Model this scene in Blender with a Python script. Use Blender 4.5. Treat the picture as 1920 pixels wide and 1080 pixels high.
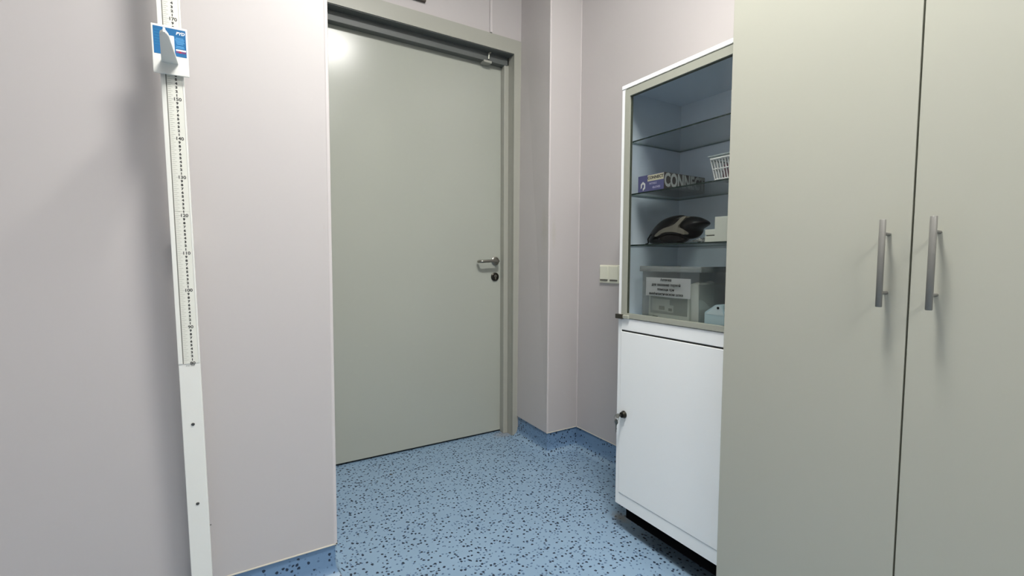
import bpy, bmesh, math, random
from mathutils import Vector, Matrix
random.seed(7)
for o in list(bpy.data.objects): bpy.data.objects.remove(o)
scene = bpy.context.scene
C = scene.collection

# ------------------------------------------------------------------ camera
cam_data = bpy.data.cameras.new('camera'); cam = bpy.data.objects.new('camera', cam_data); C.objects.link(cam)
yaw, pitch, roll = [math.radians(a) for a in (31.3725, 3.3752, 0.2577)]
fw = Vector((math.sin(yaw)*math.cos(pitch), math.cos(yaw)*math.cos(pitch), -math.sin(pitch)))
rt = Vector((math.cos(yaw), -math.sin(yaw), 0)); up = rt.cross(fw)
rt = rt*math.cos(roll) + up*math.sin(roll); up = rt.cross(fw)
M = Matrix((rt, up, -fw)).transposed().to_4x4(); M.translation = Vector((0, 0, 1.0839))
cam.matrix_world = M
cam_data.sensor_width = 36; cam_data.lens = 864.304/1920*36; cam_data.clip_start = 0.02
scene.camera = cam

# ------------------------------------------------------------------ world, exposure, lamps
w = bpy.data.worlds.new('world'); scene.world = w; w.use_nodes = True
w.node_tree.nodes['Background'].inputs[0].default_value = (0.5, 0.52, 0.55, 1)
w.node_tree.nodes['Background'].inputs[1].default_value = 0.02
vs = scene.view_settings; vs.view_transform = 'Standard'; vs.look = 'None'; vs.gamma = 1; vs.use_curve_mapping = False
vs.exposure = 2.82
CEIL = 3.00
LAMPS = [((0.655, 0.57), (0.6, 0.30), 16.5), ((0.50, -1.30), (1.2, 0.34), 5.0)]   # centre, size, emission; the second is an unseen lamp added for fill
LAMP_COL = (1.0, 0.98, 0.94)

# ------------------------------------------------------------------ materials
def s2l(c):
    return tuple((v/255/12.92 if v/255 <= 0.04045 else ((v/255+0.055)/1.055)**2.4) for v in c) + (1,)
def mat(name, col, rough=0.5, metal=0.0, spec=0.5, var=0.0, vscale=6, bump=0.0, bscale=200, emit=None):
    m = bpy.data.materials.new(name); m.use_nodes = True; nt = m.node_tree; b = nt.nodes['Principled BSDF']
    c = s2l(col); b.inputs['Base Color'].default_value = c; b.inputs['Roughness'].default_value = rough
    b.inputs['Metallic'].default_value = metal; b.inputs['Specular IOR Level'].default_value = spec
    geo = nt.nodes.new('ShaderNodeNewGeometry')
    if var:
        n = nt.nodes.new('ShaderNodeTexNoise'); n.inputs['Scale'].default_value = vscale; n.inputs['Detail'].default_value = 4
        nt.links.new(geo.outputs['Position'], n.inputs['Vector'])
        mx = nt.nodes.new('ShaderNodeMix'); mx.data_type = 'RGBA'
        mx.inputs['A'].default_value = tuple(v*(1-var) for v in c[:3])+(1,); mx.inputs['B'].default_value = tuple(min(1, v*(1+var)) for v in c[:3])+(1,)
        nt.links.new(n.outputs['Fac'], mx.inputs['Factor']); nt.links.new(mx.outputs['Result'], b.inputs['Base Color'])
    if bump:
        n2 = nt.nodes.new('ShaderNodeTexNoise'); n2.inputs['Scale'].default_value = bscale; n2.inputs['Detail'].default_value = 2
        nt.links.new(geo.outputs['Position'], n2.inputs['Vector'])
        bp = nt.nodes.new('ShaderNodeBump'); bp.inputs['Strength'].default_value = bump; bp.inputs['Distance'].default_value = 0.001
        nt.links.new(n2.outputs['Fac'], bp.inputs['Height']); nt.links.new(bp.outputs['Normal'], b.inputs['Normal'])
    if emit:
        b.inputs['Emission Color'].default_value = LAMP_COL+(1,); b.inputs['Emission Strength'].default_value = emit
    return m

def spots(m, pts):
    """small stains on a surface: (centre, radius, colour, strength)"""
    nt = m.node_tree; b = nt.nodes['Principled BSDF']
    geo = nt.nodes.new('ShaderNodeNewGeometry'); nz = nt.nodes.new('ShaderNodeTexNoise'); nz.inputs['Scale'].default_value = 60
    nt.links.new(geo.outputs['Position'], nz.inputs['Vector'])
    inp = b.inputs['Base Color']
    for (cx, cy, cz), (rx, ry, rz), col, k, soft in pts:
        sub = nt.nodes.new('ShaderNodeVectorMath'); sub.operation = 'SUBTRACT'; sub.inputs[1].default_value = (cx, cy, cz)
        nt.links.new(geo.outputs['Position'], sub.inputs[0])
        dv = nt.nodes.new('ShaderNodeVectorMath'); dv.operation = 'DIVIDE'; dv.inputs[1].default_value = (rx, ry, rz)
        nt.links.new(sub.outputs[0], dv.inputs[0])
        ln = nt.nodes.new('ShaderNodeVectorMath'); ln.operation = 'LENGTH'; nt.links.new(dv.outputs[0], ln.inputs[0])
        ad = nt.nodes.new('ShaderNodeMath'); ad.operation = 'MULTIPLY_ADD'; ad.inputs[1].default_value = 0.8; nt.links.new(nz.outputs['Fac'], ad.inputs[0]); nt.links.new(ln.outputs['Value'], ad.inputs[2])
        mr = nt.nodes.new('ShaderNodeMapRange'); mr.inputs['From Min'].default_value = 1.4-soft; mr.inputs['From Max'].default_value = 1.4
        mr.inputs['To Min'].default_value = k; mr.inputs['To Max'].default_value = 0; nt.links.new(ad.outputs[0], mr.inputs['Value'])
        mx = nt.nodes.new('ShaderNodeMix'); mx.data_type = 'RGBA'; mx.inputs['B'].default_value = s2l(col)
        nt.links.new(mr.outputs[0], mx.inputs['Factor'])
        if inp.links: nt.links.new(inp.links[0].from_socket, mx.inputs['A'])
        else: mx.inputs['A'].default_value = inp.default_value
        nt.links.new(mx.outputs['Result'], inp)

def vinyl_mat(name='speckled_vinyl'):
    m = bpy.data.materials.new(name); m.use_nodes = True; nt = m.node_tree; b = nt.nodes['Principled BSDF']
    N = nt.nodes.new; L = nt.links.new
    geo = N('ShaderNodeNewGeometry')
    nz = N('ShaderNodeTexNoise'); nz.inputs['Scale'].default_value = 150; nz.inputs['Detail'].default_value = 1; L(geo.outputs['Position'], nz.inputs['Vector'])
    sc = N('ShaderNodeVectorMath'); sc.operation = 'MULTIPLY_ADD'; sc.inputs[1].default_value = (0.006,)*3
    L(nz.outputs['Color'], sc.inputs[0]); L(geo.outputs['Position'], sc.inputs[2])
    def layer(scale, rnd, thr, soft):
        v = N('ShaderNodeTexVoronoi'); v.inputs['Scale'].default_value = scale; L(sc.outputs[0], v.inputs['Vector'])
        sep = N('ShaderNodeSeparateColor'); L(v.outputs['Color'], sep.inputs[0])
        d = N('ShaderNodeMapRange'); d.inputs['From Min'].default_value = thr; d.inputs['From Max'].default_value = thr+soft
        d.inputs['To Min'].default_value = 1; d.inputs['To Max'].default_value = 0; L(v.outputs['Distance'], d.inputs['Value'])
        g = N('ShaderNodeMath'); g.operation = 'LESS_THAN'; g.inputs[1].default_value = rnd; L(sep.outputs[0], g.inputs[0])
        mu = N('ShaderNodeMath'); mu.operation = 'MULTIPLY'; L(d.outputs[0], mu.inputs[0]); L(g.outputs[0], mu.inputs[1])
        return mu.outputs[0]
    base = N('ShaderNodeTexNoise'); base.inputs['Scale'].default_value = 5; base.inputs['Detail'].default_value = 5; L(geo.outputs['Position'], base.inputs['Vector'])
    mx0 = N('ShaderNodeMix'); mx0.data_type = 'RGBA'; mx0.inputs['A'].default_value = s2l(VIN_A); mx0.inputs['B'].default_value = s2l(VIN_B)
    L(base.outputs['Fac'], mx0.inputs['Factor'])
    cur = mx0.outputs['Result']
    for (scale, rnd, thr, soft, col) in ((75, 0.55, 0.25, 0.10, (82, 108, 138)), (62, 0.60, 0.27, 0.07, (28, 42, 62))):
        f = layer(scale, rnd, thr, soft)
        mx = N('ShaderNodeMix'); mx.data_type = 'RGBA'; mx.inputs['B'].default_value = s2l(col)
        L(f, mx.inputs['Factor']); L(cur, mx.inputs['A']); cur = mx.outputs['Result']
    L(cur, b.inputs['Base Color']); b.inputs['Roughness'].default_value = 0.42
    return m
VIN_A, VIN_B = (124, 151, 175), (137, 164, 187)

def glass_mat(name, tint, refl=1.0, milky=0.0):
    m = bpy.data.materials.new(name); m.use_nodes = True; nt = m.node_tree; N = nt.nodes.new; L = nt.links.new
    for n in list(nt.nodes):
        if n.type != 'OUTPUT_MATERIAL': nt.nodes.remove(n)
    out = [n for n in nt.nodes if n.type == 'OUTPUT_MATERIAL'][0]
    tr = N('ShaderNodeBsdfTransparent'); tr.inputs[0].default_value = tint
    gl = N('ShaderNodeBsdfGlossy'); gl.inputs['Roughness'].default_value = 0.03
    fr = N('ShaderNodeFresnel'); fr.inputs[0].default_value = 1.5
    mu = N('ShaderNodeMath'); mu.operation = 'MULTIPLY'; mu.inputs[1].default_value = refl; L(fr.outputs[0], mu.inputs[0])
    mx = N('ShaderNodeMixShader'); L(mu.outputs[0], mx.inputs[0]); L(tr.outputs[0], mx.inputs[1]); L(gl.outputs[0], mx.inputs[2])
    last = mx.outputs[0]
    if milky:
        df = N('ShaderNodeBsdfDiffuse'); df.inputs[0].default_value = (0.75, 0.8, 0.78, 1)
        m2 = N('ShaderNodeMixShader'); m2.inputs[0].default_value = milky; L(last, m2.inputs[1]); L(df.outputs[0], m2.inputs[2]); last = m2.outputs[0]
    L(last, out.inputs[0]); return m

WALL = mat('lilac_wall_paint', (191, 186, 185), 0.45, var=0.02, vscale=1.5, bump=0.05, bscale=90)
PILLAR = mat('lilac_pillar_paint', (191, 186, 185), 0.45, var=0.02, vscale=1.5, bump=0.05, bscale=90)
BEAD = mat('corner_bead_paint', (204, 198, 197), 0.4)
CREAM = mat('cream_edge', (222, 214, 196), 0.5)
CEILM = mat('ceiling_white', (225, 225, 220), 0.8)
VINYL = vinyl_mat()
VIN_A, VIN_B = (106, 136, 168), (115, 145, 176)  # floor vinyl again, deeper blue to carry the upright skirting's shade
SKIRTM = vinyl_mat('skirting_vinyl_shaded'); SKIRTM.node_tree.nodes['Principled BSDF'].inputs['Roughness'].default_value = 0.3
LEAF = mat('door_laminate', (170, 173, 163), 0.21, spec=0.42, var=0.015, vscale=2)
FRAME = mat('door_frame_paint', (165, 165, 155), 0.4)
DARKGAP = mat('dark_gap', (30, 32, 30), 0.8)  # near-black colour for the darkness inside gaps
STEEL = mat('brushed_steel', (150, 148, 140), 0.28, metal=1.0)
DSTEEL = mat('dark_steel', (58, 56, 50), 0.3, metal=0.9)
BLACK = mat('black_plastic', (6, 6, 7), 0.8, spec=0.03)
WARD = mat('wardrobe_laminate', (180, 180, 167), 0.42, var=0.012, vscale=3)
WEDGE = mat('wardrobe_edge', (178, 176, 158), 0.5)
ALU = mat('satin_aluminium', (128, 127, 122), 0.45, metal=0.2)
CABW = mat('white_enamel', (249, 251, 250), 0.28)
CABI = mat('white_enamel_inside', (228, 240, 250), 0.4)
ALF = mat('door_profile_grey', (176, 178, 165), 0.4, metal=0.25)
HINGE = mat('hinge_dark', (66, 64, 56), 0.4, metal=0.4)
PANE = glass_mat('pane_glass', (0.955, 0.975, 0.97, 1), 0.6)
SHELFG = glass_mat('shelf_glass', (0.965, 0.985, 0.98, 1), 0.5)
SHELFE = mat('glass_edge_green', (28, 48, 44), 0.2)
SHELFS = mat('glass_edge_pale', (104, 128, 126), 0.3)
CLEARP = glass_mat('clear_plastic', (0.975, 0.985, 0.98, 1), 0.5, milky=0.08)
ROD = mat('rod_white_paint', (232, 232, 226), 0.35)
SHEET = mat('scale_sheet', (228, 228, 218), 0.4)
TICK = mat('tick_grey', (165, 165, 156), 0.6)
INK = mat('ink_black', (60, 60, 58), 0.6)
GROOVE = mat('groove_grey', (128, 128, 120), 0.6)
SCREW = mat('screw_dark', (86, 86, 84), 0.4, metal=0.6)
BLUE = mat('sticker_blue', (4, 100, 156), 0.45, var=0.12, vscale=120)
LBLUE = mat('sticker_light_blue', (92, 168, 220), 0.4)
PURP = mat('sticker_purple', (112, 62, 118), 0.4)
RED = mat('sticker_red', (170, 40, 60), 0.4)
WHITE = mat('print_white', (242, 243, 240), 0.4)
OUTL = mat('cream_plastic', (226, 226, 208), 0.35)
DKSLOT = mat('slot_grey', (96, 94, 86), 0.6)
BOXP = mat('box_purple_blue', (98, 100, 146), 0.5)
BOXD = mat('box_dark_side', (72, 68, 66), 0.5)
BOXC = mat('box_cream', (226, 220, 190), 0.5)
BOXL = mat('box_letter_grey', (178, 182, 180), 0.5)
PAPER = mat('paper_white', (248, 249, 248), 0.7)
BAGW = mat('white_polythene', (246, 247, 236), 0.45, bump=0.6, bscale=60)
PACKG = mat('pack_grey_green', (142, 150, 138), 0.5)
PALEB = mat('pale_blue_plastic', (186, 210, 216), 0.4)
DEVG = mat('device_grey', (112, 108, 96), 0.4)
DEVB = mat('device_black', (4, 4, 5), 0.3, spec=0.25)
DEVR = mat('device_dark_lens', (12, 6, 6), 0.08, spec=0.3)
MAUVE = mat('mauve_packet', (150, 108, 120), 0.5)
CARD = mat('white_card', (228, 230, 216), 0.6)
FOIL = mat('foil', (190, 192, 190), 0.25, metal=0.8)
LAMPM = mat('lamp_body', (235, 235, 232), 0.5)
spots(VINYL, [((0.666, 2.262, 0), (0.010, 0.016, 0.02), (70, 62, 58), 0.8, 0.5),
              ((1.385, 1.372, 0), (0.034, 0.060, 0.02), (150, 140, 118), 0.6, 0.8),
              ((1.44, 2.44, 0), (0.10, 0.06, 0.06), (140, 130, 120), 0.45, 0.7)])
spots(WALL, [((-0.0718, 1.600, 0.2948), (0.0024,)*3, (60, 58, 56), 0.9, 0.4), ((0.281, 1.600, 0.776), (0.003, 0.006, 0.008), (250, 250, 248), 0.9, 0.4),
             ((0.262, 1.600, 1.19), (0.004, 0.006, 0.008), (190, 182, 178), 0.5, 0.5)])
spots(PILLAR, [((1.49, 2.10, 1.26), (0.05, 0.05, 0.17), (176, 172, 160), 0.45, 0.9), ((1.52, 2.054, 1.24), (0.02, 0.03, 0.11), (176, 172, 160), 0.4, 0.8)])
spots(LEAF, [])

# ------------------------------------------------------------------ helpers
ROOT = {}
def link(o, parent=None):
    C.objects.link(o)
    if parent is not None: o.parent = parent
    return o
def base_of(parent):
    while parent.parent is not None: parent = parent.parent
    return Vector(ROOT.get(parent.name, (0, 0, 0)))
def thing(name, label, cat, loc=(0, 0, 0), group=None, kind=None):
    o = bpy.data.objects.new(name, None); o.empty_display_size = 0.05; link(o); o.location = loc; ROOT[o.name] = loc
    if label: o['label'] = label
    if cat: o['category'] = cat
    if group: o['group'] = group
    if kind: o['kind'] = kind
    return o
def obj(name, bm, m, parent=None, smooth=False, loc=None, mods=None, label=None):
    me = bpy.data.meshes.new(name)
    bmesh.ops.recalc_face_normals(bm, faces=bm.faces)
    off = base_of(parent) if parent is not None else Vector(loc or (0, 0, 0))
    bm.transform(Matrix.Translation(-off)); bm.to_mesh(me); bm.free()
    for mm in (m if isinstance(m, (list, tuple)) else [m]): me.materials.append(mm)
    if smooth:
        for p in me.polygons: p.use_smooth = True
        me.set_sharp_from_angle(angle=math.radians(40))
    o = bpy.data.objects.new(name, me); link(o, parent)
    if parent is None: o.location = off; ROOT[o.name] = tuple(off)
    if label: o['label'] = label
    return o
def tag(o, label, cat, group=None):
    o['label'] = label; o['category'] = cat
    if group: o['group'] = group
    return o
def struct(o): o['kind'] = 'structure'; return o
def nb(): return bmesh.new()
def box(bm, x0, x1, y0, y1, z0, z1, bev=0.0, mi=0, seg=2, xf=None):
    v = [bm.verts.new((x, y, z)) for x in (x0, x1) for y in (y0, y1) for z in (z0, z1)]
    fs = [bm.faces.new([v[i] for i in q]) for q in ((0, 1, 3, 2), (4, 6, 7, 5), (0, 4, 5, 1), (2, 3, 7, 6), (0, 2, 6, 4), (1, 5, 7, 3))]
    for f in fs: f.material_index = mi
    geom = v
    if bev:
        es = {e for f in fs for e in f.edges}
        r = bmesh.ops.bevel(bm, geom=list(es), offset=bev, segments=seg, profile=0.5, affect='EDGES', clamp_overlap=True)
        for f in r['faces']: f.material_index = mi
        geom = list({vv for f in r['faces'] for vv in f.verts} | {vv for vv in v if vv.is_valid})
    if xf:
        for vv in geom: vv.co = xf(vv.co)
    return bm
def prism(bm, poly, f0, f1, mi=0):
    """poly: 2-D points; f0/f1 map a 2-D point to 3-D"""
    a = [bm.verts.new(f0(p)) for p in poly]; b = [bm.verts.new(f1(p)) for p in poly]
    fs = [bm.faces.new(a), bm.faces.new(b[::-1])]
    for i in range(len(poly)):
        j = (i+1) % len(poly); fs.append(bm.faces.new((a[i], a[j], b[j], b[i])))
    for f in fs: f.material_index = mi
    return bm
def tube(bm, pts, r, n=12, mi=0, cap=True):
    pts = [Vector(p) for p in pts]; rings = []
    rr = r if isinstance(r, (list, tuple)) else [r]*len(pts)
    t0 = (pts[1]-pts[0]).normalized(); ref = Vector((0, 0, 1)) if abs(t0.z) < 0.9 else Vector((1, 0, 0))
    u = t0.cross(ref).normalized()
    for i, p in enumerate(pts):
        t = (pts[min(i+1, len(pts)-1)]-pts[max(i-1, 0)]).normalized()
        u = (u-t*u.dot(t)).normalized(); v = t.cross(u)
        rings.append([bm.verts.new(p+(u*math.cos(2*math.pi*k/n)+v*math.sin(2*math.pi*k/n))*rr[i]) for k in range(n)])
    for a, b in zip(rings, rings[1:]):
        for k in range(n):
            f = bm.faces.new((a[k], a[(k+1) % n], b[(k+1) % n], b[k])); f.material_index = mi
    if cap:
        bm.faces.new(rings[0][::-1]).material_index = mi; bm.faces.new(rings[-1]).material_index = mi
    return bm
def lathe(bm, c, axis, prof, n=28, mi=0):
    """prof: (along axis, radius)"""
    axis = Vector(axis).normalized(); ref = Vector((0, 0, 1)) if abs(axis.z) < 0.9 else Vector((1, 0, 0))
    u = axis.cross(ref).normalized(); v = axis.cross(u); c = Vector(c); rings = []
    for a, r in prof:
        rings.append([bm.verts.new(c+axis*a+(u*math.cos(2*math.pi*k/n)+v*math.sin(2*math.pi*k/n))*max(r, 1e-5)) for k in range(n)])
    for a, b in zip(rings, rings[1:]):
        for k in range(n):
            bm.faces.new((a[k], a[(k+1) % n], b[(k+1) % n], b[k])).material_index = mi
    bm.faces.new(rings[0][::-1]).material_index = mi; bm.faces.new(rings[-1]).material_index = mi
    return bm
def text_bm(s, size, mx, align='CENTER', bold=0.0, depth=0.0002, shear=0.0, sx=1.0, bm=None):
    cu = bpy.data.curves.new('t', 'FONT'); cu.body = s; cu.size = size; cu.align_x = align; cu.align_y = 'CENTER'
    cu.offset = bold; cu.extrude = depth; cu.resolution_u = 3; cu.shear = shear
    o = bpy.data.objects.new('t', cu); C.objects.link(o); bpy.context.view_layer.update()
    me = bpy.data.meshes.new_from_object(o.evaluated_get(bpy.context.evaluated_depsgraph_get()))
    bpy.data.objects.remove(o); bpy.data.curves.remove(cu)
    t = nb(); t.from_mesh(me); bpy.data.meshes.remove(me)
    if sx != 1.0: t.transform(Matrix.Diagonal((sx, 1, 1, 1)))
    t.transform(mx)
    if bm is None: return t
    tmp = bpy.data.meshes.new('tmp'); t.to_mesh(tmp); t.free(); bm.from_mesh(tmp); bpy.data.meshes.remove(tmp); return bm
def faceY(x, y, z): return Matrix(((1, 0, 0, x), (0, 0, -1, y), (0, 1, 0, z), (0, 0, 0, 1)))       # reads from -Y
def faceX(x, y, z): return Matrix(((0, 0, -1, x), (-1, 0, 0, y), (0, 1, 0, z), (0, 0, 0, 1)))      # reads from -X

# ------------------------------------------------------------------ dimensions
YW, XW = 1.6004, 0.2833            # near wall face and its free edge
YF, YD = 2.3896, 2.4924            # door wall face, door leaf face
XC, YP, XP = 1.6971, 2.0544, 1.4858
SK = 0.12
X0, Y0 = -1.9, -2.4

# ------------------------------------------------------------------ setting
bm = nb(); box(bm, X0-0.1, XC+0.1, Y0-0.1, 2.75, -0.1, 0); struct(obj('floor', bm, VINYL))
bm = nb(); box(bm, X0-0.1, XC+0.1, Y0-0.1, 2.75, CEIL, CEIL+0.1); struct(obj('ceiling', bm, CEILM))
# near wall: painted panel above, recessed skirting zone below
bm = nb(); box(bm, X0, XW, YW, 2.60, SK, CEIL); 
for e in [e for e in bm.edges if all(abs(v.co.x-XW) < 1e-5 and abs(v.co.y-YW) < 1e-5 for v in e.verts)]:
    bmesh.ops.bevel(bm, geom=[e], offset=0.006, segments=3, profile=0.5, affect='EDGES')
box(bm, X0, XW-0.012, YW+0.012, 2.60, 0, SK)
struct(obj('wall_front', bm, WALL))
bm = nb(); box(bm, XW-0.012, XW+0.0012, YW-0.0012, YW+0.012, SK, CEIL, 0.004); struct(obj('trim_1', bm, BEAD))
# door wall
bm = nb(); box(bm, XW, XC+0.02, YF, 2.60, 2.36, CEIL); box(bm, XW, 0.36, YF, 2.60, 0, 2.36); box(bm, 1.495, XC+0.02, YF, 2.60, 0, 2.36)
struct(obj('wall_back', bm, WALL))
bm = nb(); box(bm, X0, XC+0.1, 2.60, 2.72, 0, CEIL); struct(obj('wall_corridor', bm, DARKGAP))
# pillar beside the door (its door-side face is a little out of square)
bm = nb()
def pil(z):
    k = z/2.6
    return [(XP, YP), (1.4955+0.0192*k, YF+0.02), (XC+0.02, YF+0.02), (XC+0.02, YP)]
a = [bm.verts.new((x, y, SK)) for x, y in pil(SK)]; b = [bm.verts.new((x, y, CEIL)) for x, y in pil(CEIL)]
bm.faces.new(a[::-1]); bm.faces.new(b)
for i in range(4): bm.faces.new((a[i], a[(i+1) % 4], b[(i+1) % 4], b[i]))
box(bm, XP+0.016, XC+0.02, YP+0.012, YF, 0, SK)
struct(obj('wall_pillar', bm, PILLAR))
bm = nb(); box(bm, XP-0.001, XP+0.010, YP-0.0012, YP+0.008, SK, CEIL, 0.003); struct(obj('trim_2', bm, BEAD))
bm = nb(); box(bm, XC-0.004, XC+0.002, YP-0.004, YP+0.002, SK, CEIL, 0.002); struct(obj('trim_3', bm, BEAD))
bm = nb(); box(bm, XC, XC+0.1, Y0, 2.60, SK, CEIL); box(bm, XC+0.012, XC+0.1, Y0, 2.60, 0, SK); struct(obj('wall_right', bm, WALL))
bm = nb(); box(bm, X0-0.1, X0, Y0, 2.60, 0, CEIL); struct(obj('wall_left', bm, WALL))
bm = nb(); box(bm, X0-0.1, XC+0.1, Y0-0.1, Y0, 0, CEIL); struct(obj('wall_rear', bm, WALL))

def skirt(name, path, out_sign):
    """coved vinyl skirting swept along a plan path; out_sign: +1 if the room is on the left of travel"""
    prof = [(-0.005, SK+0.001)] + [(-0.005, 0.05)]
    for k in range(1, 9):
        t = k/8*math.pi/2; prof.append((-0.005+0.05*(1-math.cos(t)), 0.05-0.0495*math.sin(t)))
    bm = nb(); n = len(path); cols = []
    for i, p in enumerate(path):
        p = Vector(p)
        ds = []
        if i > 0: ds.append((p-Vector(path[i-1])).normalized())
        if i < n-1: ds.append((Vector(path[i+1])-p).normalized())
        ns = [Vector((-d.y, d.x))*out_sign for d in ds]
        nn = sum(ns, Vector((0, 0))); nn = nn/nn.dot(ns[0]) if len(ns) > 1 else nn
        cols.append([bm.verts.new((p.x+nn.x*d, p.y+nn.y*d, z)) for d, z in prof])
    for a, b in zip(cols, cols[1:]):
        for k in range(len(prof)-1): bm.faces.new((a[k], a[k+1], b[k+1], b[k]))
    # backing so that it is solid
    o = struct(obj(name, bm, [SKIRTM, VINYL], smooth=True))
    for f in o.data.polygons: f.material_index = 1 if f.center.z < 0.022 else 0
    return o
skirt('baseboard_front', [(X0, YW), (XW, YW), (XW, YF)], -1)
skirt('baseboard_right', [(1.497, YF), (XP, YP), (XC, YP), (XC, Y0)], -1)
def caps(name, segs):
    bm = nb()
    for (x0, x1, y0, y1) in segs: box(bm, x0, x1, y0, y1, SK-0.0005, SK+0.0035)
    struct(obj(name, bm, CREAM))
caps('trim_4', [(X0, XW+0.001, YW-0.0015, YW+0.004), (XW-0.004, XW+0.0015, YW-0.0015, YF)])
caps('trim_5', [(XP-0.001, XC, YP-0.0012, YP+0.004), (XC-0.0012, XC+0.003, Y0, YP)])

# ------------------------------------------------------------------ door
door = thing('door_1', None, None, (0.93, YF, 0), kind='structure')
XI0, XI1, ZI, ZO = 0.39, 1.464, 2.304, 2.385
ST0, ST1, STZ, YS = 0.42, 1.4336, 2.255, 2.4497
bm = nb()   # frame: casing on the wall, rebate, stop
for pl in ([(XI0, 0), (XI0, ZI), (XI1, ZI), (XI1, 0), (1.5265, 0), (1.5265, ZO), (0.325, ZO), (0.325, 0)],):
    prism(bm, [pl[0], pl[1], pl[6], pl[7]], lambda p: (p[0], YF-0.004, p[1]), lambda p: (p[0], YF+0.012, p[1]))
    prism(bm, [pl[1], pl[2], pl[5], pl[6]], lambda p: (p[0], YF-0.004, p[1]), lambda p: (p[0], YF+0.012, p[1]))
    rt_poly = [(XI1, 0), (XI1, ZI), (1.5265, ZO), (1.4985, 0)]
    prism(bm, rt_poly, lambda p: (p[0], YF-0.0035, p[1]), lambda p: (p[0], YF+0.012, p[1]))
box(bm, 0.36, XI0, YF, 2.56, 0, ZI); box(bm, XI1, 1.50, YF+0.01, 2.56, 0, ZI); box(bm, 0.36, 1.50, YF+0.01, 2.56, ZI, 2.365)
box(bm, XI0, ST0, YS, YD, 0, ZI, 0.002); box(bm, ST1, XI1, YS, YD, 0, ZI, 0.002); box(bm, XI0, XI1, YS, YD, STZ, ZI, 0.002)
obj('door_frame', bm, FRAME, door)
bm = nb(); box(bm, 0.412, 1.442, YD+0.001, YD+0.045, 0.012, 2.272, 0.002); leaf = obj('door_leaf', bm, LEAF, door)
bm = nb(); box(bm, 0.40, 1.45, YD+0.02, 2.56, -0.001, 0.003); obj('threshold', bm, DARKGAP, door)
# lever handle with rose, lock rose
h = nb(); hx, hz = 1.3953, 1.082
lathe(h, (hx, YD, hz), (0, -1, 0), [(0, 0.026), (0.006, 0.026), (0.009, 0.022), (0.009, 0.012), (0.012, 0.0105), (0.035, 0.0105)])
hn = obj('door_handle', h, STEEL, door, smooth=True)
h = nb(); pts = [(hx, YD-0.03, hz)]
for k in range(7):
    t = k/6*math.pi/2; pts.append((hx-0.016*(1-math.cos(t)), YD-0.038-0.016*math.sin(t), hz))
pts += [(hx-0.05, YD-0.055, hz+0.0005), (hx-0.09, YD-0.056, hz-0.001), (hx-0.112, YD-0.055, hz-0.003)]
for k in range(1, 6):
    t = k/5*math.pi/2; pts.append((hx-0.112-0.014*math.sin(t), YD-0.055+0.014*(1-math.cos(t)), hz-0.003))
pts.append((hx-0.126, YD-0.024, hz-0.003))
tube(h, pts, 0.0092, 16); obj('lever', h, STEEL, hn, smooth=True)
h = nb(); lathe(h, (1.3937, YD, 0.985), (0, -1, 0), [(0, 0.026), (0.006, 0.026), (0.009, 0.022), (0.0095, 0.02)])
lk = obj('lock_rose', h, DSTEEL, door, smooth=True)
h = nb(); lathe(h, (1.3937, YD-0.0095, 0.989), (0, -1, 0), [(0, 0.0085), (0.004, 0.0085), (0.0045, 0.007)])
box(h, 1.3887, 1.3987, YD-0.0135, YD-0.0095, 0.968, 0.988, 0.002); obj('lock_cylinder', h, STEEL, lk, smooth=True)
h = nb(); box(h, 1.3927, 1.3947, YD-0.0146, YD-0.0136, 0.984, 0.993); obj('keyhole', h, BLACK, lk)
# small closer/catch at the head
cl = nb(); tube(cl, [(1.336, YS-0.012, 2.318), (1.331, YS-0.014, 2.300), (1.322, YS-0.012, 2.292), (1.321, YS-0.010, 2.262)], [0.0055, 0.005, 0.005, 0.0045], 8)
box(cl, 1.326, 1.345, YS-0.018, YS+0.002, 2.302, 2.310, 0.002)
ca = obj('catch_arm', cl, ALF, door, smooth=True)
HEADM = mat('head_shade_grey', (92, 96, 94), 0.5)  # shade under the door head, put into a dark grey colour
bm = nb(); box(bm, XI0+0.001, XI1-0.001, YF+0.001, YS-0.001, ZI-0.0035, ZI-0.0002, 0.0005); obj('head_shade_strip', bm, HEADM, door, label='dark grey strip coloured as the shade under the top of the frame')
bm = nb(); box(bm, XI0+0.001, 1.455, YS-0.003, YD-0.002, STZ-0.002, ZI-0.004, 0.0015); box(bm, XI0+0.001, 1.455, YS-0.0045, YS-0.003, ZI-0.012, ZI-0.004); obj('stop_shade_strip', bm, HEADM, door, label='dark grey strip coloured as the shade above the door leaf')
cl = nb(); box(cl, 1.292, 1.345, YS-0.006, YD, 2.243, 2.256, 0.003); obj('catch_plate', cl, FRAME, ca)

# ------------------------------------------------------------------ wall items above the door
bm = nb(); box(bm, 1.2985, 1.3135, YF-0.012, YF, ZO, CEIL, 0.003)
tag(obj('cable_conduit', bm, BEAD, loc=(1.305, YF, ZO)), 'thin white cable conduit running up the wall above the door frame', 'conduit')
sg = thing('wall_sign', 'dark-rimmed sign plate on the wall above the door, cut by the top edge', 'sign', (0.77, YF, 2.437))
bm = nb(); box(bm, 0.60, 0.912, YF-0.018, YF, 2.437, 2.60, 0.003); obj('sign_body', bm, mat('sign_rim', (74, 66, 58), 0.5), sg)
bm = nb(); box(bm, 0.612, 0.902, YF-0.0195, YF-0.017, 2.449, 2.59, 0.001); obj('sign_face', bm, mat('sign_face', (176, 172, 165), 0.4), sg)

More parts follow.
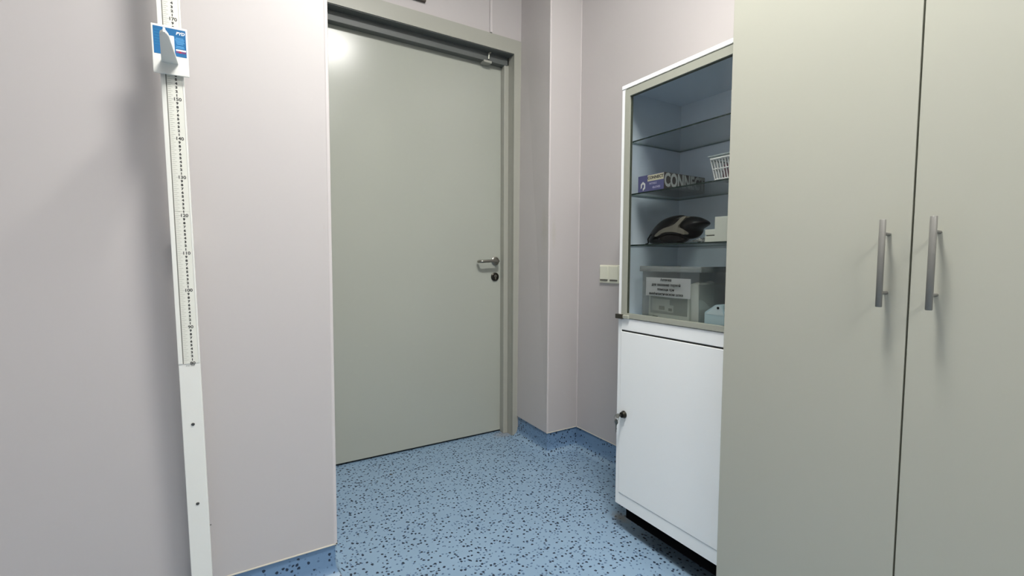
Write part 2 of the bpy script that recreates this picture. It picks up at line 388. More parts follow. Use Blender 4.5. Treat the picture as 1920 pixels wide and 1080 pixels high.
# ------------------------------------------------------------------ height measuring rod
rod = thing('height_measuring_rod', 'tall white height measuring rod with printed centimetre scale on the near wall', 'height rod', (-0.0905, 1.538, 0))
def rx(p):   # u across, -n depth (y), v height
    u, y, v = p.x, p.y, p.z
    return Vector((-0.0905-0.0164*v+u, 1.538-0.021*v+y, v+0.0164*u))
def rbox(bm, u0, u1, y0, y1, v0, v1, bev=0.0, mi=0): return box(bm, u0, u1, y0, y1, v0, v1, bev, mi, xf=rx)
RM = Matrix(((1, -0.0164, 0, -0.0905), (0, -0.021, -1, 1.538), (0.0164, 1, 0, 0), (0, 0, 0, 1)))
def rtext(s, size, u, v, n=0.0035, **k): return RM @ Matrix.Translation((u, v, n))
bm = nb(); rbox(bm, -0.0246, 0.0245, 0.0, 0.022, 0.0, 2.16, 0.0015); rail = obj('rail', bm, ROD, rod)
bm = nb(); rbox(bm, -0.0246, -0.0148, -0.002, 0.001, 0.800, 2.16, 0.001); rbox(bm, 0.0205, 0.0245, -0.0016, 0.001, 0.80, 2.16, 0.001); obj('guide_lip', bm, ROD, rod)
bm = nb(); rbox(bm, -0.0148, -0.0122, -0.0005, 0.001, 0.80, 2.16); obj('slide_groove', bm, GROOVE, rod)
bm = nb(); rbox(bm, -0.0122, 0.0205, -0.001, 0.001, 0.80, 1.2105); rbox(bm, -0.0122, 0.0205, -0.001, 0.001, 1.2115, 2.16); sheet = obj('scale_strip', bm, SHEET, rod)
bm = nb()
for mm in range(160, 432):
    v = mm*0.005
    ln = 0.0105 if mm % 2 == 0 else 0.0065
    if mm % 20 == 0: ln = 0.012
    rbox(bm, -0.0112, -0.0112+ln, -0.0013, -0.0010, v-0.0003, v+0.0003)
obj('scale_ticks', bm, TICK, sheet)
bm = nb()
for cmv in range(80, 216):
    v = cmv/100
    if cmv % 10 == 0: text_bm(str(cmv), 0.0115, rtext('', 0, 0.0078, v, 0.0011), bold=0.0003, bm=bm, sx=1.05)
    else: text_bm(str(cmv % 10), 0.0082, rtext('', 0, 0.0072, v, 0.0011), bold=0.0005, bm=bm, sx=1.1)
obj('scale_numbers', bm, INK, sheet)
bm = text_bm('PYD  2000', 0.0045, rtext('', 0, 0.002, 0.7935, 0.0002)); obj('maker_print', bm, GROOVE, rail)
for v in (0.4, 0.629, 2.08):
    bm = nb(); c = rx(Vector((0, 0, v))); lathe(bm, c, (0, -1, -0.02), [(-0.001, 0.0042), (0.001, 0.0042), (0.002, 0.003)], 16); obj('screw', bm, SCREW, rod, smooth=True)
for v in (0.18, 1.15, 2.02):
    bm = nb(); c = rx(Vector((0, 0.02, v))); box(bm, c.x-0.012, c.x+0.012, c.y-0.0005, YW, v-0.02, v+0.02, 0.002); obj('wall_bracket', bm, ROD, rod)
# slider
bm = nb(); rbox(bm, -0.0375, 0.0375, -0.016, -0.012, 1.556, 1.676, 0.0015); rbox(bm, -0.0215, 0.0205, -0.0125, -0.0035, 1.565, 1.668, 0.001)
sl = obj('slider', bm, ROD, rod, label='white sliding plate with a blue printed sticker')
bm = nb(); rbox(bm, -0.0335, 0.0340, -0.0166, -0.0158, 1.6035, 1.6705, 0.0003); obj('sticker', bm, BLUE, sl, label='blue sticker with white print')
bm = text_bm('PYD', 0.0098, rtext('', 0, 0.0225, 1.6605, 0.0168), bold=0.0003, shear=0.25); obj('sticker_print', bm, WHITE, sl)
bm = nb()
for i, (v, a, c) in enumerate(((1.6490, 0.013, 0.029), (1.6455, 0.011, 0.031), (1.642, 0.012, 0.030), (1.6385, 0.013, 0.031), (1.635, 0.014, 0.028), (1.629, 0.013, 0.029), (1.6255, 0.012, 0.030))):
    rbox(bm, a, c, -0.0169, -0.0165, v-0.0008, v+0.0008)
obj('sticker_small_print', bm, LBLUE, sl)
bm = nb()
for i in range(6): rbox(bm, -0.031, -0.018+0.002*(i % 3), -0.0169, -0.0165, 1.6605-i*0.007, 1.6618-i*0.007)
obj('sticker_left_print', bm, mat('sticker_mid_blue', (20, 128, 176), 0.4), sl)
bm = nb(); rbox(bm, 0.012, 0.033, -0.0169, -0.0165, 1.6175, 1.6215); obj('sticker_white_bar', bm, WHITE, sl)
bm = nb(); rbox(bm, 0.012, 0.033, -0.0169, -0.0165, 1.6125, 1.6172); obj('sticker_purple_bar', bm, PURP, sl)
bm = nb(); rbox(bm, 0.018, 0.023, -0.0171, -0.0165, 1.6127, 1.6170); obj('sticker_red_mark', bm, RED, sl)
bm = nb(); rbox(bm, -0.011, 0.0095, -0.0215, -0.0155, 1.586, 1.651, 0.001); obj('slider_rib', bm, ROD, sl)
bm = nb()   # horizontal head bar pointing into the room
poly = [(-0.1365, 1.492), (-0.101, 1.492), (-0.1035, 1.40), (-0.1055, 1.315), (-0.1085, 1.299), (-0.1150, 1.297), (-0.1200, 1.306), (-0.1225, 1.32), (-0.130, 1.41)]
prism(bm, poly, lambda p: (p[0], p[1], 1.584), lambda p: (p[0], p[1], 1.590))
prism(bm, [(-0.1135, 1.300), (-0.1095, 1.300), (-0.1095, 1.2895), (-0.1135, 1.2895)], lambda p: (p[0], p[1], 1.582), lambda p: (p[0], p[1], 1.592))
obj('head_bar', bm, ROD, sl)

# ------------------------------------------------------------------ wardrobe
XWD, YWD, YWG, WH = 1.2303, 0.8227, 0.396, 2.45
wd = thing('wardrobe', 'tall two-door grey-beige wardrobe at the right with slim bar handles', 'wardrobe', (1.46, 0.40, 0))
bm = nb(); YB = -0.036
box(bm, XWD+0.019, XC-0.052, YWD-0.018, YWD-0.002, 0.0, WH, 0.001); box(bm, XWD+0.019, XC-0.052, YB+0.002, YB+0.018, 0.0, WH, 0.001)
box(bm, XWD+0.019, XC-0.052, YB+0.018, YWD-0.018, WH-0.018, WH); box(bm, XWD+0.019, XC-0.052, YB+0.018, YWD-0.018, 0.07, 0.088)
box(bm, XC-0.056, XC-0.052, YB+0.018, YWD-0.018, 0.07, WH); box(bm, XWD+0.04, XWD+0.056, YB+0.018, YWD-0.018, 0, 0.07)
box(bm, XWD+0.025, XC-0.06, YWG-0.008, YWG+0.008, 0.088, WH-0.018)
obj('carcass', bm, WARD, wd)
def bar_handle(y, z0, parent):
    bm = nb(); xh = XWD-0.035
    tube(bm, [(xh, y, z0), (xh, y, z0+0.001), (xh, y, z0+0.187), (xh, y, z0+0.188)], [0.0052, 0.006, 0.006, 0.0052], 20)
    for dz in (0.030, 0.158): tube(bm, [(xh, y, z0+dz), (XWD+0.001, y, z0+dz)], 0.004, 12)
    return obj('handle', bm, ALU, parent, smooth=True, label='slim brushed metal bar handle')
bm = nb(); box(bm, XWD, XWD+0.018, YWG+0.0017, YWD, 0.075, WH, 0.001); d1 = obj('wardrobe_door', bm, WARD, wd); bar_handle(0.4357, 0.9878, d1)
bm = nb(); box(bm, XWD, XWD+0.018, YB, YWG-0.0017, 0.075, WH, 0.001); d2 = obj('wardrobe_door', bm, WARD, wd); bar_handle(0.3516, 0.9885, d2)

# ------------------------------------------------------------------ white glass cabinet
XB, YC0, YC1, XBK = 1.3047, 0.832, 1.3307, 1.625
cab = thing('medical_cabinet', 'white metal cabinet with glazed upper door and locked lower door', 'cabinet', (1.46, 1.08, 0))
T = 0.0185
bm = nb()
box(bm, XB+0.001, XBK, YC1-T, YC1, 0.110, 1.745, 0.0012); box(bm, XB+0.001, XBK, YC0, YC0+T, 0.110, 1.745, 0.0012)
box(bm, XB-0.001, XBK, YC0, YC1+0.0005, 1.740, 1.7545, 0.0012)                       # top
box(bm, XB+0.001, XBK, YC0+T, YC1-T, 0.8165, 0.862, 0.001)                        # middle rail
box(bm, XB+0.001, XBK, YC0+T, YC1-T, 0.110, 0.1585, 0.001)                          # bottom rail
body = obj('body', bm, CABW, cab)
bm = nb(); box(bm, XBK-0.002, XBK-0.0002, YC0+T, YC1-T, 0.16, 1.740); box(bm, XB+0.03, XBK-0.002, YC1-T-0.001, YC1-T, 0.862, 1.74); box(bm, XB+0.03, XBK-0.002, YC0+T, YC0+T+0.001, 0.862, 1.74)
box(bm, XB+0.012, XBK, YC0+T, YC1-T, 0.862, 0.8665); box(bm, XB+0.024, XBK, YC0+T, YC1-T, 1.730, 1.7405)
obj('interior_lining', bm, CABI, cab)
# glazed door
bm = nb(); box(bm, XB+0.004, XB+0.02, YC0+T, YC1-T, 1.733, 1.7405); obj('door_gap_shade', bm, DARKGAP, cab)  # dark strip that colours in the shade of the gap above the door
bm = nb(); g0, g1, gz0, gz1 = YC0+0.003, 1.3125, 0.865, 1.7350
FRW, GX = 0.0245, XB-0.002
prism(bm, [(g1, gz0), (g1, gz1), (g1-FRW, gz1-FRW-0.003), (g1-FRW, gz0+0.018)], lambda p: (GX, p[0], p[1]), lambda p: (GX+0.018, p[0], p[1]))
prism(bm, [(g0, gz0), (g0, gz1), (g0+FRW, gz1-FRW-0.003), (g0+FRW, gz0+0.018)], lambda p: (GX, p[0], p[1]), lambda p: (GX+0.018, p[0], p[1]))
prism(bm, [(g0, gz1), (g1, gz1), (g1-FRW, gz1-FRW-0.003), (g0+FRW, gz1-FRW-0.003)], lambda p: (GX, p[0], p[1]), lambda p: (GX+0.018, p[0], p[1]))
prism(bm, [(g0, gz0), (g1, gz0), (g1-FRW, gz0+0.018), (g0+FRW, gz0+0.018)], lambda p: (GX, p[0], p[1]), lambda p: (GX+0.018, p[0], p[1]))
gd = obj('glass_door', bm, ALF, cab, label='upper door, grey metal frame around clear glass')
bm = nb(); v = [bm.verts.new((GX+0.006, y, z)) for y, z in ((g0+0.01, gz0+0.008), (g1-0.01, gz0+0.008), (g1-0.01, gz1-0.01), (g0+0.01, gz1-0.01))]; bm.faces.new(v)
obj('pane', bm, PANE, gd)
bm = nb(); a0, a1, b0, b1 = g0+FRW, g1-FRW, gz0+0.018, gz1-FRW-0.003
for q in ((a1-0.0045, a1+0.001, b0, b1), (a0-0.001, a0+0.0045, b0, b1), (a0, a1, b1-0.003, b1+0.001)): box(bm, GX+0.0065, GX+0.012, *q)
obj('gasket', bm, mat('gasket_olive', (84, 90, 76), 0.6), gd)
bm = nb(); box(bm, GX-0.010, GX+0.014, 1.3000, 1.3365, 0.8595, 0.8775, 0.002); obj('hinge', bm, HINGE, gd)
bm = nb(); box(bm, GX-0.006, GX+0.002, 1.270, 1.3005, 0.862, 0.876, 0.002); obj('hinge_clip', bm, ALF, gd)
for zs_ in (1.542, 1.342, 1.146):
    bm = nb(); y0_, y1_, x1_ = YC0+T+0.003, YC1-T-0.003, XBK-0.006; xs = XB+0.028
    box(bm, xs, x1_, y0_, y1_, zs_-0.0025, zs_+0.0025)
    for f in bm.faces:
        if abs(f.normal.z) < 0.5: f.material_index = 1
    o = obj('glass_shelf', bm, [SHELFG, SHELFE, SHELFS], cab)
    for f in o.data.polygons: f.material_index = 0 if abs(f.normal.z) > 0.5 else (1 if f.normal.x < -0.5 else 2)
# lower door
bm = nb(); box(bm, XB+0.002, XB+0.02, YC0+0.01, 1.311, 0.806, 0.8175); obj('door_gap_shade', bm, DARKGAP, cab)  # shade of the gap below the middle rail, put in as a strip
bm = nb(); box(bm, XB-0.001, XB+0.018, YC0+0.004, 1.3125, 0.1605, 0.8100, 0.0012); ld = obj('lower_door', bm, CABW, cab)
bm = nb(); lathe(bm, (XB-0.001, 1.2885, 0.4834), (-1, 0, 0), [(0, 0.0145), (0.004, 0.0145), (0.008, 0.012), (0.014, 0.011), (0.0145, 0.008)], 24)
obj('lock', bm, DSTEEL, ld, smooth=True, label='dark round key lock')
bm = nb()
# key in the lock, ring and hanging key
box(bm, XB-0.028, XB-0.015, 1.2873, 1.2893, 0.480, 0.487)
lathe(bm, (XB-0.034, 1.2893, 0.4834), (0, -1, 0), [(0, 0.0095), (0.002, 0.0095)], 20)
ring = [(XB-0.032+0.006*math.sin(a)*0.4, 1.2975+0.011*math.cos(a), 0.473+0.012*math.sin(a)) for a in [i/20*2*math.pi for i in range(21)]]
tube(bm, ring, 0.0009, 6, cap=False)
prism(bm, [(1.3015-0.009*math.cos(a), 0.455+0.0105*math.sin(a)) for a in [i/16*2*math.pi for i in range(16)]], lambda p: (XB-0.030, p[0], p[1]), lambda p: (XB-0.028, p[0], p[1]))
prism(bm, [(1.2985, 0.447), (1.3045, 0.447), (1.3035, 0.416), (1.3015, 0.411), (1.2995, 0.416), (1.3005, 0.422), (1.2985, 0.427), (1.3, 0.434)], lambda p: (XB-0.030, p[0], p[1]), lambda p: (XB-0.028, p[0], p[1]))
obj('key', bm, STEEL, ld, label='small steel keys hanging from the lock')
bm = nb(); box(bm, XB+0.008, XBK-0.01, YC0+0.01, 1.277, 0.068, 0.112, 0.002); obj('base_frame', bm, BLACK, cab)
for (lx, ly) in ((XB+0.17, YC1-0.10), (XB+0.17, YC0+0.04), (XBK-0.03, YC1-0.075), (XBK-0.03, YC0+0.04)):
    bm = nb(); tube(bm, [(lx, ly, 0), (lx, ly, 0.006), (lx, ly, 0.03), (lx, ly, 0.112)], [0.022, 0.022, 0.016, 0.016], 16); obj('leg', bm, BLACK, cab, smooth=True)

# ------------------------------------------------------------------ wall plate beside the cabinet
sw = thing('wall_switch', 'cream double wall plate on the lilac wall left of the white cabinet', 'wall switch', (XC, 1.80, 0.97))
bm = nb(); box(bm, XC-0.010, XC, 1.722, 1.8665, 0.9690, 1.0640, 0.003); obj('plate', bm, OUTL, sw)
for (a, b) in ((1.800, 1.861), (1.728, 1.789)):
    bm = nb(); box(bm, XC-0.0135, XC-0.009, a, b, 0.988, 1.058, 0.002); r = obj('rocker', bm, OUTL, sw)
    bm = nb(); box(bm, XC-0.0145, XC-0.009, a+0.004, b-0.004, 0.981, 0.9872, 0.001); obj('slot', bm, DKSLOT, sw)

# ------------------------------------------------------------------ things in the cabinet
S1, S2, S3, S0 = 1.5447, 1.3447, 1.1487, 0.8667
gb = thing('glove_box', 'flat purple-blue glove carton lettered CONNECT lying on the second glass shelf', 'box', (1.45, 1.208, S2))
gx0, gx1, gy0, gy1, gz0_, gz1_ = 1.336, 1.566, 1.147, 1.270, S2+0.0003, S2+0.0605
bm = nb(); box(bm, gx0, gx1, gy0, gy1, gz0_, gz1_, 0.0006)
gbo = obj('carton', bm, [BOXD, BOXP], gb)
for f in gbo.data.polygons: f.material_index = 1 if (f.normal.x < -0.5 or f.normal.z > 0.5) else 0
bm = nb(); box(bm, gx0-0.0004, gx0, gy0+0.001, gy0+0.076, gz0_+0.036, gz1_-0.002); obj('cream_band', bm, BOXC, gb)
bm = text_bm('CONNECT', 0.0150, faceX(gx0-0.0006, gy0+0.039, gz0_+0.0475), bold=0.0005); obj('band_print', bm, BOXD, gb)
bm = text_bm('NITRILE', 0.010, faceX(gx0-0.0006, gy0+0.050, gz0_+0.0265), bold=0.0001)
text_bm('GLOVES', 0.010, faceX(gx0-0.0006, gy0+0.034, gz0_+0.0115), bm=bm, bold=0.0003)
obj('end_print', bm, mat('pale_lilac_print', (196, 192, 224), 0.5), gb)
bm = nb(); cy, cz = gy0+0.098, gz0_+0.021
hexo = [(cy+0.0125*math.sin(a), cz+0.017*math.cos(a)) for a in [math.radians(d) for d in (0, 60, 120, 180, 240, 300)]]
hexi = [(cy+0.006*math.sin(a), cz+0.008*math.cos(a)) for a in [math.radians(d) for d in (0, 60, 120, 180, 240, 300)]]
for i in (0, 1, 3, 4, 5):
    j = (i+1) % 6
    prism(bm, [hexo[i], hexo[j], hexi[j], hexi[i]], lambda p: (gx0-0.0008, p[0], p[1]), lambda p: (gx0, p[0], p[1]))
obj('hexagon_mark', bm, WHITE, gb)
bm = text_bm('CONNECT', 0.066, faceY((gx0+gx1)/2, gy0-0.0005, gz0_+0.031), bold=0.0024, sx=0.70); obj('side_print', bm, BOXL, gb)

bk = thing('basket', 'white slotted plastic basket at the right end of the second glass shelf', 'basket', (1.45, 0.905, S2))
bm = nb(); x0_, x1_, y0_, y1_ = 1.345, 1.545, 0.862, 0.948
zb, zt = S2+0.0003, S2+0.074
def ring_pt(t, z):
    k = (z-zb)/(zt-zb); ex = 0.012*k
    per = [(x0_-ex, y0_-ex*0.0), (x0_-ex, y1_+ex), (x1_+ex, y1_+ex), (x1_+ex, y0_-ex*0.0)]
    L_ = [y1_-y0_, x1_-x0_, y1_-y0_, x1_-x0_]; tot = sum(L_); s = t*tot
    for i in range(4):
        if s <= L_[i] or i == 3:
            a, b = Vector(per[i]), Vector(per[(i+1) % 4]); p = a+(b-a)*(s/L_[i]); return Vector((p.x, p.y, z))
        s -= L_[i]
nbars = 64
for i in range(nbars): tube(bm, [ring_pt((i+0.5)/nbars, zb+0.002), ring_pt((i+0.5)/nbars, zt-0.004)], 0.0021, 6)
box(bm, x0_, x1_, y0_, y1_, zb, zb+0.002)
def loop(z, r): 
    pts = [ring_pt(t/48, z) for t in range(49)]; tube(bm, pts, r, 6, cap=False)
loop(zb+0.003, 0.003); loop(zb+0.036, 0.0022)
obj('slotted_body', bm, WHITE, bk)
bm = nb(); loop(zt-0.006, 0.004); obj('rim', bm, WHITE, bk)
bm = nb(); box(bm, x0_-0.016, x1_+0.016, y0_-0.006, y1_+0.018, zt+0.002, zt+0.0055, 0.0015); obj('lid', bm, glass_mat('lid_plastic', (0.8, 0.88, 0.9, 1), 1.5, milky=0.5), bk)
bm = nb(); box(bm, 1.362, 1.50, 0.872, 0.934, zb+0.0065, zb+0.052, 0.004)
tag(obj('packet', bm, MAUVE, loc=(1.43, 0.9, zb+0.0065)), 'mauve packet inside the white slotted basket', 'packet')

def pebble(bm, outline, xc, D, Db=None, mi=0, rings=8):
    """star-shaped outline (y,z) inflated towards -X (D) and +X (Db)"""
    Db = D if Db is None else Db
    cy = sum(p[0] for p in outline)/len(outline); cz = sum(p[1] for p in outline)/len(outline); R = []
    for side, DD in ((-1, D), (1, Db)):
        for k in (range(rings, 0, -1) if side == -1 else range(1, rings+1)):
            t = (k/rings)*math.pi/2*0.97; s = math.cos(t) if False else math.cos((k/rings)*math.pi/2*0.97)
            R.append([bm.verts.new((xc+side*DD*math.sin(t), cy+(y-cy)*s, cz+(z-cz)*s)) for y, z in outline])
        if side == -1: R.append([bm.verts.new((xc, y, z)) for y, z in outline])
    n = len(outline)
    for a, b in zip(R, R[1:]):
        for i in range(n): bm.faces.new((a[i], a[(i+1) % n], b[(i+1) % n], b[i])).material_index = mi
    bm.faces.new(R[0][::-1]).material_index = mi; bm.faces.new(R[-1]).material_index = mi
    return bm
def refine(P, n=3):
    for _ in range(n):
        Q = []
        for i in range(len(P)):
            a, b = P[i], P[(i+1) % len(P)]
            Q += [(a[0]*.75+b[0]*.25, a[1]*.75+b[1]*.25), (a[0]*.25+b[0]*.75, a[1]*.25+b[1]*.75)]
        P = Q
    return P
dv = thing('curved_device', 'black and grey streamlined handheld device on the third glass shelf', 'device', (1.42, 1.11, S3))
SHELL = [(1.2783, 1.152), (1.2763, 1.1809), (1.2504, 1.2128), (1.2124, 1.241), (1.1728, 1.253), (1.1205, 1.2546), (1.1063, 1.2448), (1.1145, 1.2108), (1.0952, 1.1809), (1.1128, 1.1508), (1.1649, 1.1500), (1.22, 1.1500)]
WING = [(1.155, 1.1979), (1.1414, 1.2187), (1.1234, 1.2467), (1.078, 1.247), (1.0449, 1.235), (1.0253, 1.2215), (1.0441, 1.2107), (1.0763, 1.1956), (1.0754, 1.1671), (1.1116, 1.1646)]
BAND = [(1.2194, 1.1793), (1.1796, 1.2042), (1.1338, 1.2122), (1.1154, 1.2225), (1.1, 1.2441), (1.0797, 1.2453), (1.0948, 1.2249), (1.108, 1.2068), (1.0826, 1.1959), (1.0753, 1.1768), (1.1004, 1.1855), (1.1332, 1.192), (1.1718, 1.191), (1.2039, 1.1766)]
LENS = [(1.2115, 1.171), (1.1742, 1.1873), (1.1355, 1.1864), (1.0979, 1.176), (1.0861, 1.1604), (1.1345, 1.1545), (1.1932, 1.1543)]
bm = nb(); pebble(bm, refine(SHELL), 1.415, 0.045, 0.06); obj('shell', bm, DEVB, dv, smooth=True)
bm = nb(); pebble(bm, refine(WING), 1.425, 0.052, 0.06); obj('wing', bm, DEVB, dv, smooth=True)
bm = nb()   # grey Y-shaped band over the front
band = refine(BAND, 1)
def bow(y, z): return 1.366 + 1.1*(y-1.14)**2 + 4.8*max(0, z-1.19)**2
A_ = [bm.verts.new((bow(y, z)-0.003, y, z)) for y, z in band]; B_ = [bm.verts.new((bow(y, z)+0.02, y, z)) for y, z in band]
bm.faces.new(A_); bm.faces.new(B_[::-1])
for i in range(len(band)): bm.faces.new((A_[i], A_[(i+1) % len(band)], B_[(i+1) % len(band)], B_[i]))
bmesh.ops.triangulate(bm, faces=bm.faces[:]); obj('grey_band', bm, DEVG, dv, label='grey Y-shaped stripe')
bm = nb(); pebble(bm, refine(LENS), 1.380, 0.012, 0.02); obj('lens', bm, DEVR, dv, smooth=True)
bm = nb(); tube(bm, [(1.39, 1.236, S3+0.042), (1.374, 1.240, S3+0.034), (1.366, 1.243, S3+0.020), (1.366, 1.240, S3+0.006), (1.372, 1.250, S3+0.0032), (1.385, 1.27, S3+0.0032)], 0.0022, 8); obj('cable', bm, BLACK, dv, smooth=True)

bm = nb(); random.seed(3); n = 9
V = [[bm.verts.new((1.352+0.05*j/n, 1.045-0.055*i/n, S3+0.003+0.018*random.random()*math.sin(math.pi*i/n)*math.sin(math.pi*j/n)+0.002*((i+j) % 2))) for j in range(n+1)] for i in range(n+1)]
for i in range(n):
    for j in range(n): bm.faces.new((V[i][j], V[i+1][j], V[i+1][j+1], V[i][j+1]))
r = bmesh.ops.solidify(bm, geom=bm.faces[:], thickness=0.002)
tag(obj('foil_wrapper', bm, FOIL, loc=(1.375, 1.02, S3)), 'crumpled shiny foil wrapper beside the black device on the third shelf', 'wrapper')
bm = nb(); box(bm, 1.352, 1.43, 0.948, 0.984, S3+0.0003, S3+0.0195, 0.001)
tag(obj('small_carton', bm, CARD, loc=(1.39, 0.966, S3)), 'lower of two small flat white cartons beside the large white carton', 'box', 'small flat white cartons')
bm = nb(); box(bm, 1.352, 1.43, 0.948, 0.984, S3+0.0235, S3+0.0415, 0.001); box(bm, 1.356, 1.426, 0.951, 0.981, S3+0.0197, S3+0.0235, 0, 1)
tag(obj('small_carton', bm, [CARD, DKSLOT], loc=(1.39, 0.966, S3+0.0197)), 'upper of two small flat white cartons beside the large white carton', 'box', 'small flat white cartons')
bm = nb(); box(bm, 1.505, 1.58, 0.985, 1.06, S3+0.0003, S3+0.045, 0.006)
tag(obj('black_case', bm, BLACK, loc=(1.54, 1.02, S3)), 'small black case behind the foil wrapper on the third shelf', 'case')
bm = nb(); box(bm, 1.345, 1.44, 0.857, 0.944, S3+0.0003, S3+0.080, 0.0012)
tag(obj('large_carton', bm, CARD, loc=(1.39, 0.90, S3)), 'largest plain white carton at the right end of the third shelf', 'box')

ct = thing('storage_bin', 'clear plastic lidded bin on the cabinet bottom behind the glass door', 'bin', (1.45, 1.11, S0))
bm = nb(); bx0, bx1, by0, by1, bz0, bz1 = 1.339, 1.555, 0.990, 1.240, S0+0.0004, S0+0.190
def hollow(bm, x0, x1, y0, y1, z0, z1, t):
    box(bm, x0, x0+t, y0, y1, z0, z1); box(bm, x1-t, x1, y0, y1, z0, z1); box(bm, x0+t, x1-t, y0, y0+t, z0, z1); box(bm, x0+t, x1-t, y1-t, y1, z0, z1); box(bm, x0+t, x1-t, y0+t, y1-t, z0, z0+t)
hollow(bm, bx0, bx1, by0, by1, bz0, bz1, 0.0015); obj('tub', bm, CLEARP, ct)
bm = nb(); box(bm, bx0-0.006, bx1+0.006, by0-0.010, by1+0.006, bz1, bz1+0.004, 0.001)
for (a, b, c, d) in ((bx0-0.008, bx0-0.004, by0-0.010, by1+0.008), (bx0-0.008, bx1+0.008, by0-0.012, by0-0.008), (bx0-0.008, bx1+0.008, by1+0.004, by1+0.008)): box(bm, a, b, c, d, bz1-0.010, bz1+0.010, 0.001)
obj('lid', bm, glass_mat('lid_clear', (0.96, 0.975, 0.97, 1), 1.0, milky=0.24), ct)
# paper label stuck to the front of the bin
lb = thing('paper_label', 'white printed paper label stuck on the front of the clear bin', 'label', (bx0-0.006, 1.12, 0.955))
bm = nb(); nn = 12; rows = []
for i in range(nn+1):
    f = i/nn; y = 1.218-f*0.197; c = 0.0015*math.sin(f*5)+0.006*max(0, f-0.85)
    rows.append([bm.verts.new((bx0-0.005-c, y, z-0.001*f)) for z in (0.9565+0.001*math.sin(f*7), 0.99, 1.0255)])
for a, b in zip(rows, rows[1:]):
    for k in range(2): bm.faces.new((a[k], b[k], b[k+1], a[k+1]))
bmesh.ops.solidify(bm, geom=bm.faces[:], thickness=0.0004); obj('sheet', bm, PAPER, lb)
bm = nb()
for s, z in (('Аптечка', 1.017), ('для оказания первой', 0.9995), ('помощи при', 0.983), ('анафилактическом шоке', 0.966)):
    text_bm(s, 0.0125, faceX(bx0-0.0078, 1.124, z), bold=0.0004, bm=bm)
obj('printed_text', bm, INK, lb)
# contents of the bin
pk = thing('medicine_pack', 'grey-green printed pack inside the clear bin under the paper label', 'pack', (1.37, 1.11, S0+0.002))
bm = nb(); box(bm, 1.345, 1.385, 1.034, 1.214, S0+0.0022, S0+0.090, 0.003); obj('wrap', bm, mat('pack_white', (240, 244, 232), 0.5), pk)
bm = nb(); box(bm, 1.3442, 1.3455, 1.040, 1.204, S0+0.026, S0+0.088); obj('grey_panel', bm, PACKG, pk)
bm = nb(); box(bm, 1.3436, 1.3444, 1.115, 1.196, S0+0.036, S0+0.080); box(bm, 1.3433, 1.3444, 1.098, 1.124, S0+0.034, S0+0.060); obj('sticker', bm, mat('pack_label', (196, 200, 188), 0.5), pk)
PPM = mat('pack_print', (110, 112, 98), 0.6)
for q in ((1.3428, 1.3436, 1.137, 1.162, S0+0.041, S0+0.055), (1.3426, 1.3434, 1.104, 1.119, S0+0.039, S0+0.049), (1.3442, 1.345, 1.168, 1.192, S0+0.009, S0+0.016)):
    bm = nb(); box(bm, *q); obj('small_print', bm, PPM, pk)
bm = nb(); random.seed(11)
bag = [(1.034, 0.872), (1.034, 0.93), (1.036, 0.99), (1.030, 1.012), (1.008, 1.003), (0.9985, 1.0), (0.9935, 0.985), (0.9935, 0.90), (0.9945, 0.8705)]
pebble(bm, refine([(y, z+0.0) for y, z in [(1.20, 0.873), (1.20, 0.985), (1.10, 1.0), (1.08, 1.012), (1.05, 1.0), (1.036, 1.02), (1.035, 0.98), (1.035, 0.90), (1.036, 0.8705)]], 2), 1.468, 0.072, 0.06, rings=6)
for v in bm.verts: v.co += Vector((random.uniform(-.003, .003), random.uniform(0, .002), random.uniform(0, .002)))
tag(obj('white_bag', bm, BAGW, smooth=True, loc=(1.47, 1.1, S0+0.003)), 'crumpled white plastic bag filling the clear bin', 'bag')
bm = nb(); box(bm, 1.348, 1.50, 0.9945, 1.028, S0+0.003, S0+0.142, 0.006)
for v in bm.verts:
    if v.co.z > S0+0.10: v.co.y += 0.004; v.co.x += 0.003*math.sin(v.co.y*400)
tag(obj('white_packet', bm, BAGW, smooth=True, loc=(1.42, 1.01, S0+0.003)), 'upright white packet at the right end inside the clear bin', 'packet')
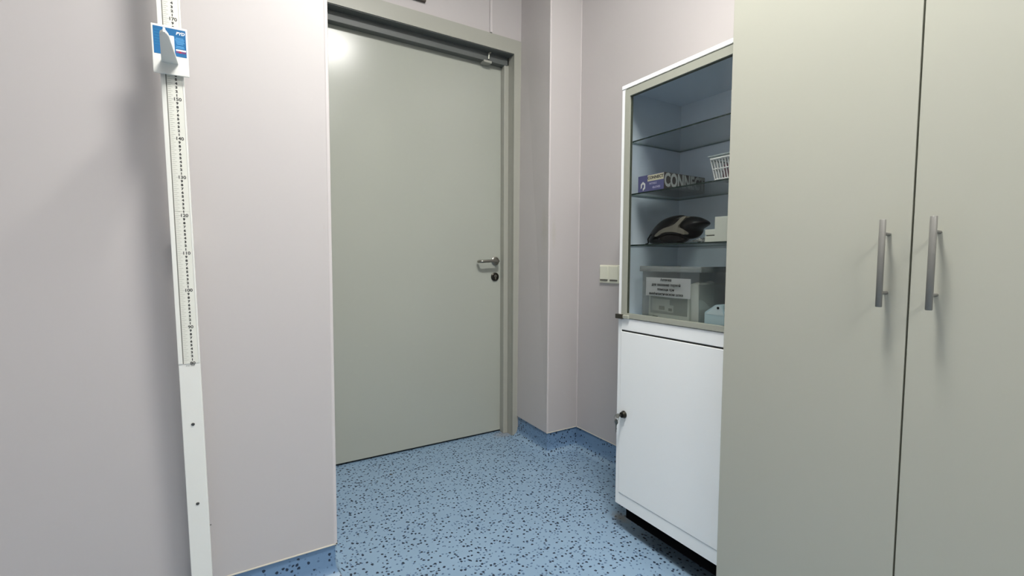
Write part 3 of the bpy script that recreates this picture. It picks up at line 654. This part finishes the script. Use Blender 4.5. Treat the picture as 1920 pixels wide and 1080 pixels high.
# pale blue wedge-topped device
pb = thing('pale_blue_device', 'pale blue box with a sloped top standing right of the clear bin', 'device', (1.40, 0.92, S0))
bm = nb(); prism(bm, [(0.968, S0+0.0004), (0.968, S0+0.050), (0.928, S0+0.078), (0.905, S0+0.078), (0.893, S0+0.050), (0.893, S0+0.0004)], lambda p: (1.338, p[0], p[1]), lambda p: (1.45, p[0], p[1]))
for e in [e for e in bm.edges]: pass
bmesh.ops.bevel(bm, geom=bm.edges[:], offset=0.002, segments=2, affect='EDGES'); hs = obj('housing', bm, PALEB, pb)
bm = nb(); 
for v in [0]: prism(bm, [(0.962, S0+0.045), (0.926, S0+0.076), (0.907, S0+0.076), (0.897, S0+0.045)], lambda p: (1.3372, p[0], p[1]), lambda p: (1.3382, p[0], p[1]))
obj('front_panel', bm, mat('paler_blue', (208, 224, 226), 0.4), pb)
bm = nb(); lathe(bm, (1.3375, 0.917, S0+0.068), (-1, 0, 0), [(0, 0.0042), (0.0015, 0.0042)], 12); obj('button', bm, BLACK, pb)
bm = nb(); pts = []
for i in range(60):
    a = i/59*2*math.pi*2.6; pts.append((1.375+0.022*math.cos(a), 0.882+0.020*math.sin(a)*0.8+0.0005*i*0.0, S0+0.083+0.0004*i+0.005*math.sin(a*0.7)))
tube(bm, pts, 0.004, 8); tag(obj('tubing', bm, WHITE, smooth=True, loc=(1.375, 0.88, S0+0.08)), 'coiled white tubing on top of the pale blue box', 'tubing')
bm = nb(); box(bm, 1.345, 1.42, 0.8545, 0.884, S0+0.0004, S0+0.060, 0.003); tag(obj('black_charger', bm, BLACK, loc=(1.38, 0.87, S0)), 'small black block right of the pale blue box', 'charger')

# ------------------------------------------------------------------ ceiling lamp and added rear fill lamp
for i, ((lx, ly), (sx, sy), st) in enumerate(LAMPS):
    t = thing('ceiling_lamp', ('long ceiling lamp over the corner by the door', 'unseen fill lamp added at the rear of the room')[i], 'lamp', (lx, ly, CEIL), 'ceiling lamps')
    bm = nb(); box(bm, lx-sx/2-0.015, lx+sx/2+0.015, ly-sy/2-0.015, ly+sy/2+0.015, CEIL-0.022, CEIL, 0.002); obj('housing', bm, LAMPM, t)
    bm = nb(); box(bm, lx-sx/2, lx+sx/2, ly-sy/2, ly+sy/2, CEIL-0.026, CEIL-0.0222); obj('diffuser', bm, mat('lamp_glow_%d' % i, (240, 240, 235), 0.5, emit=st), t)
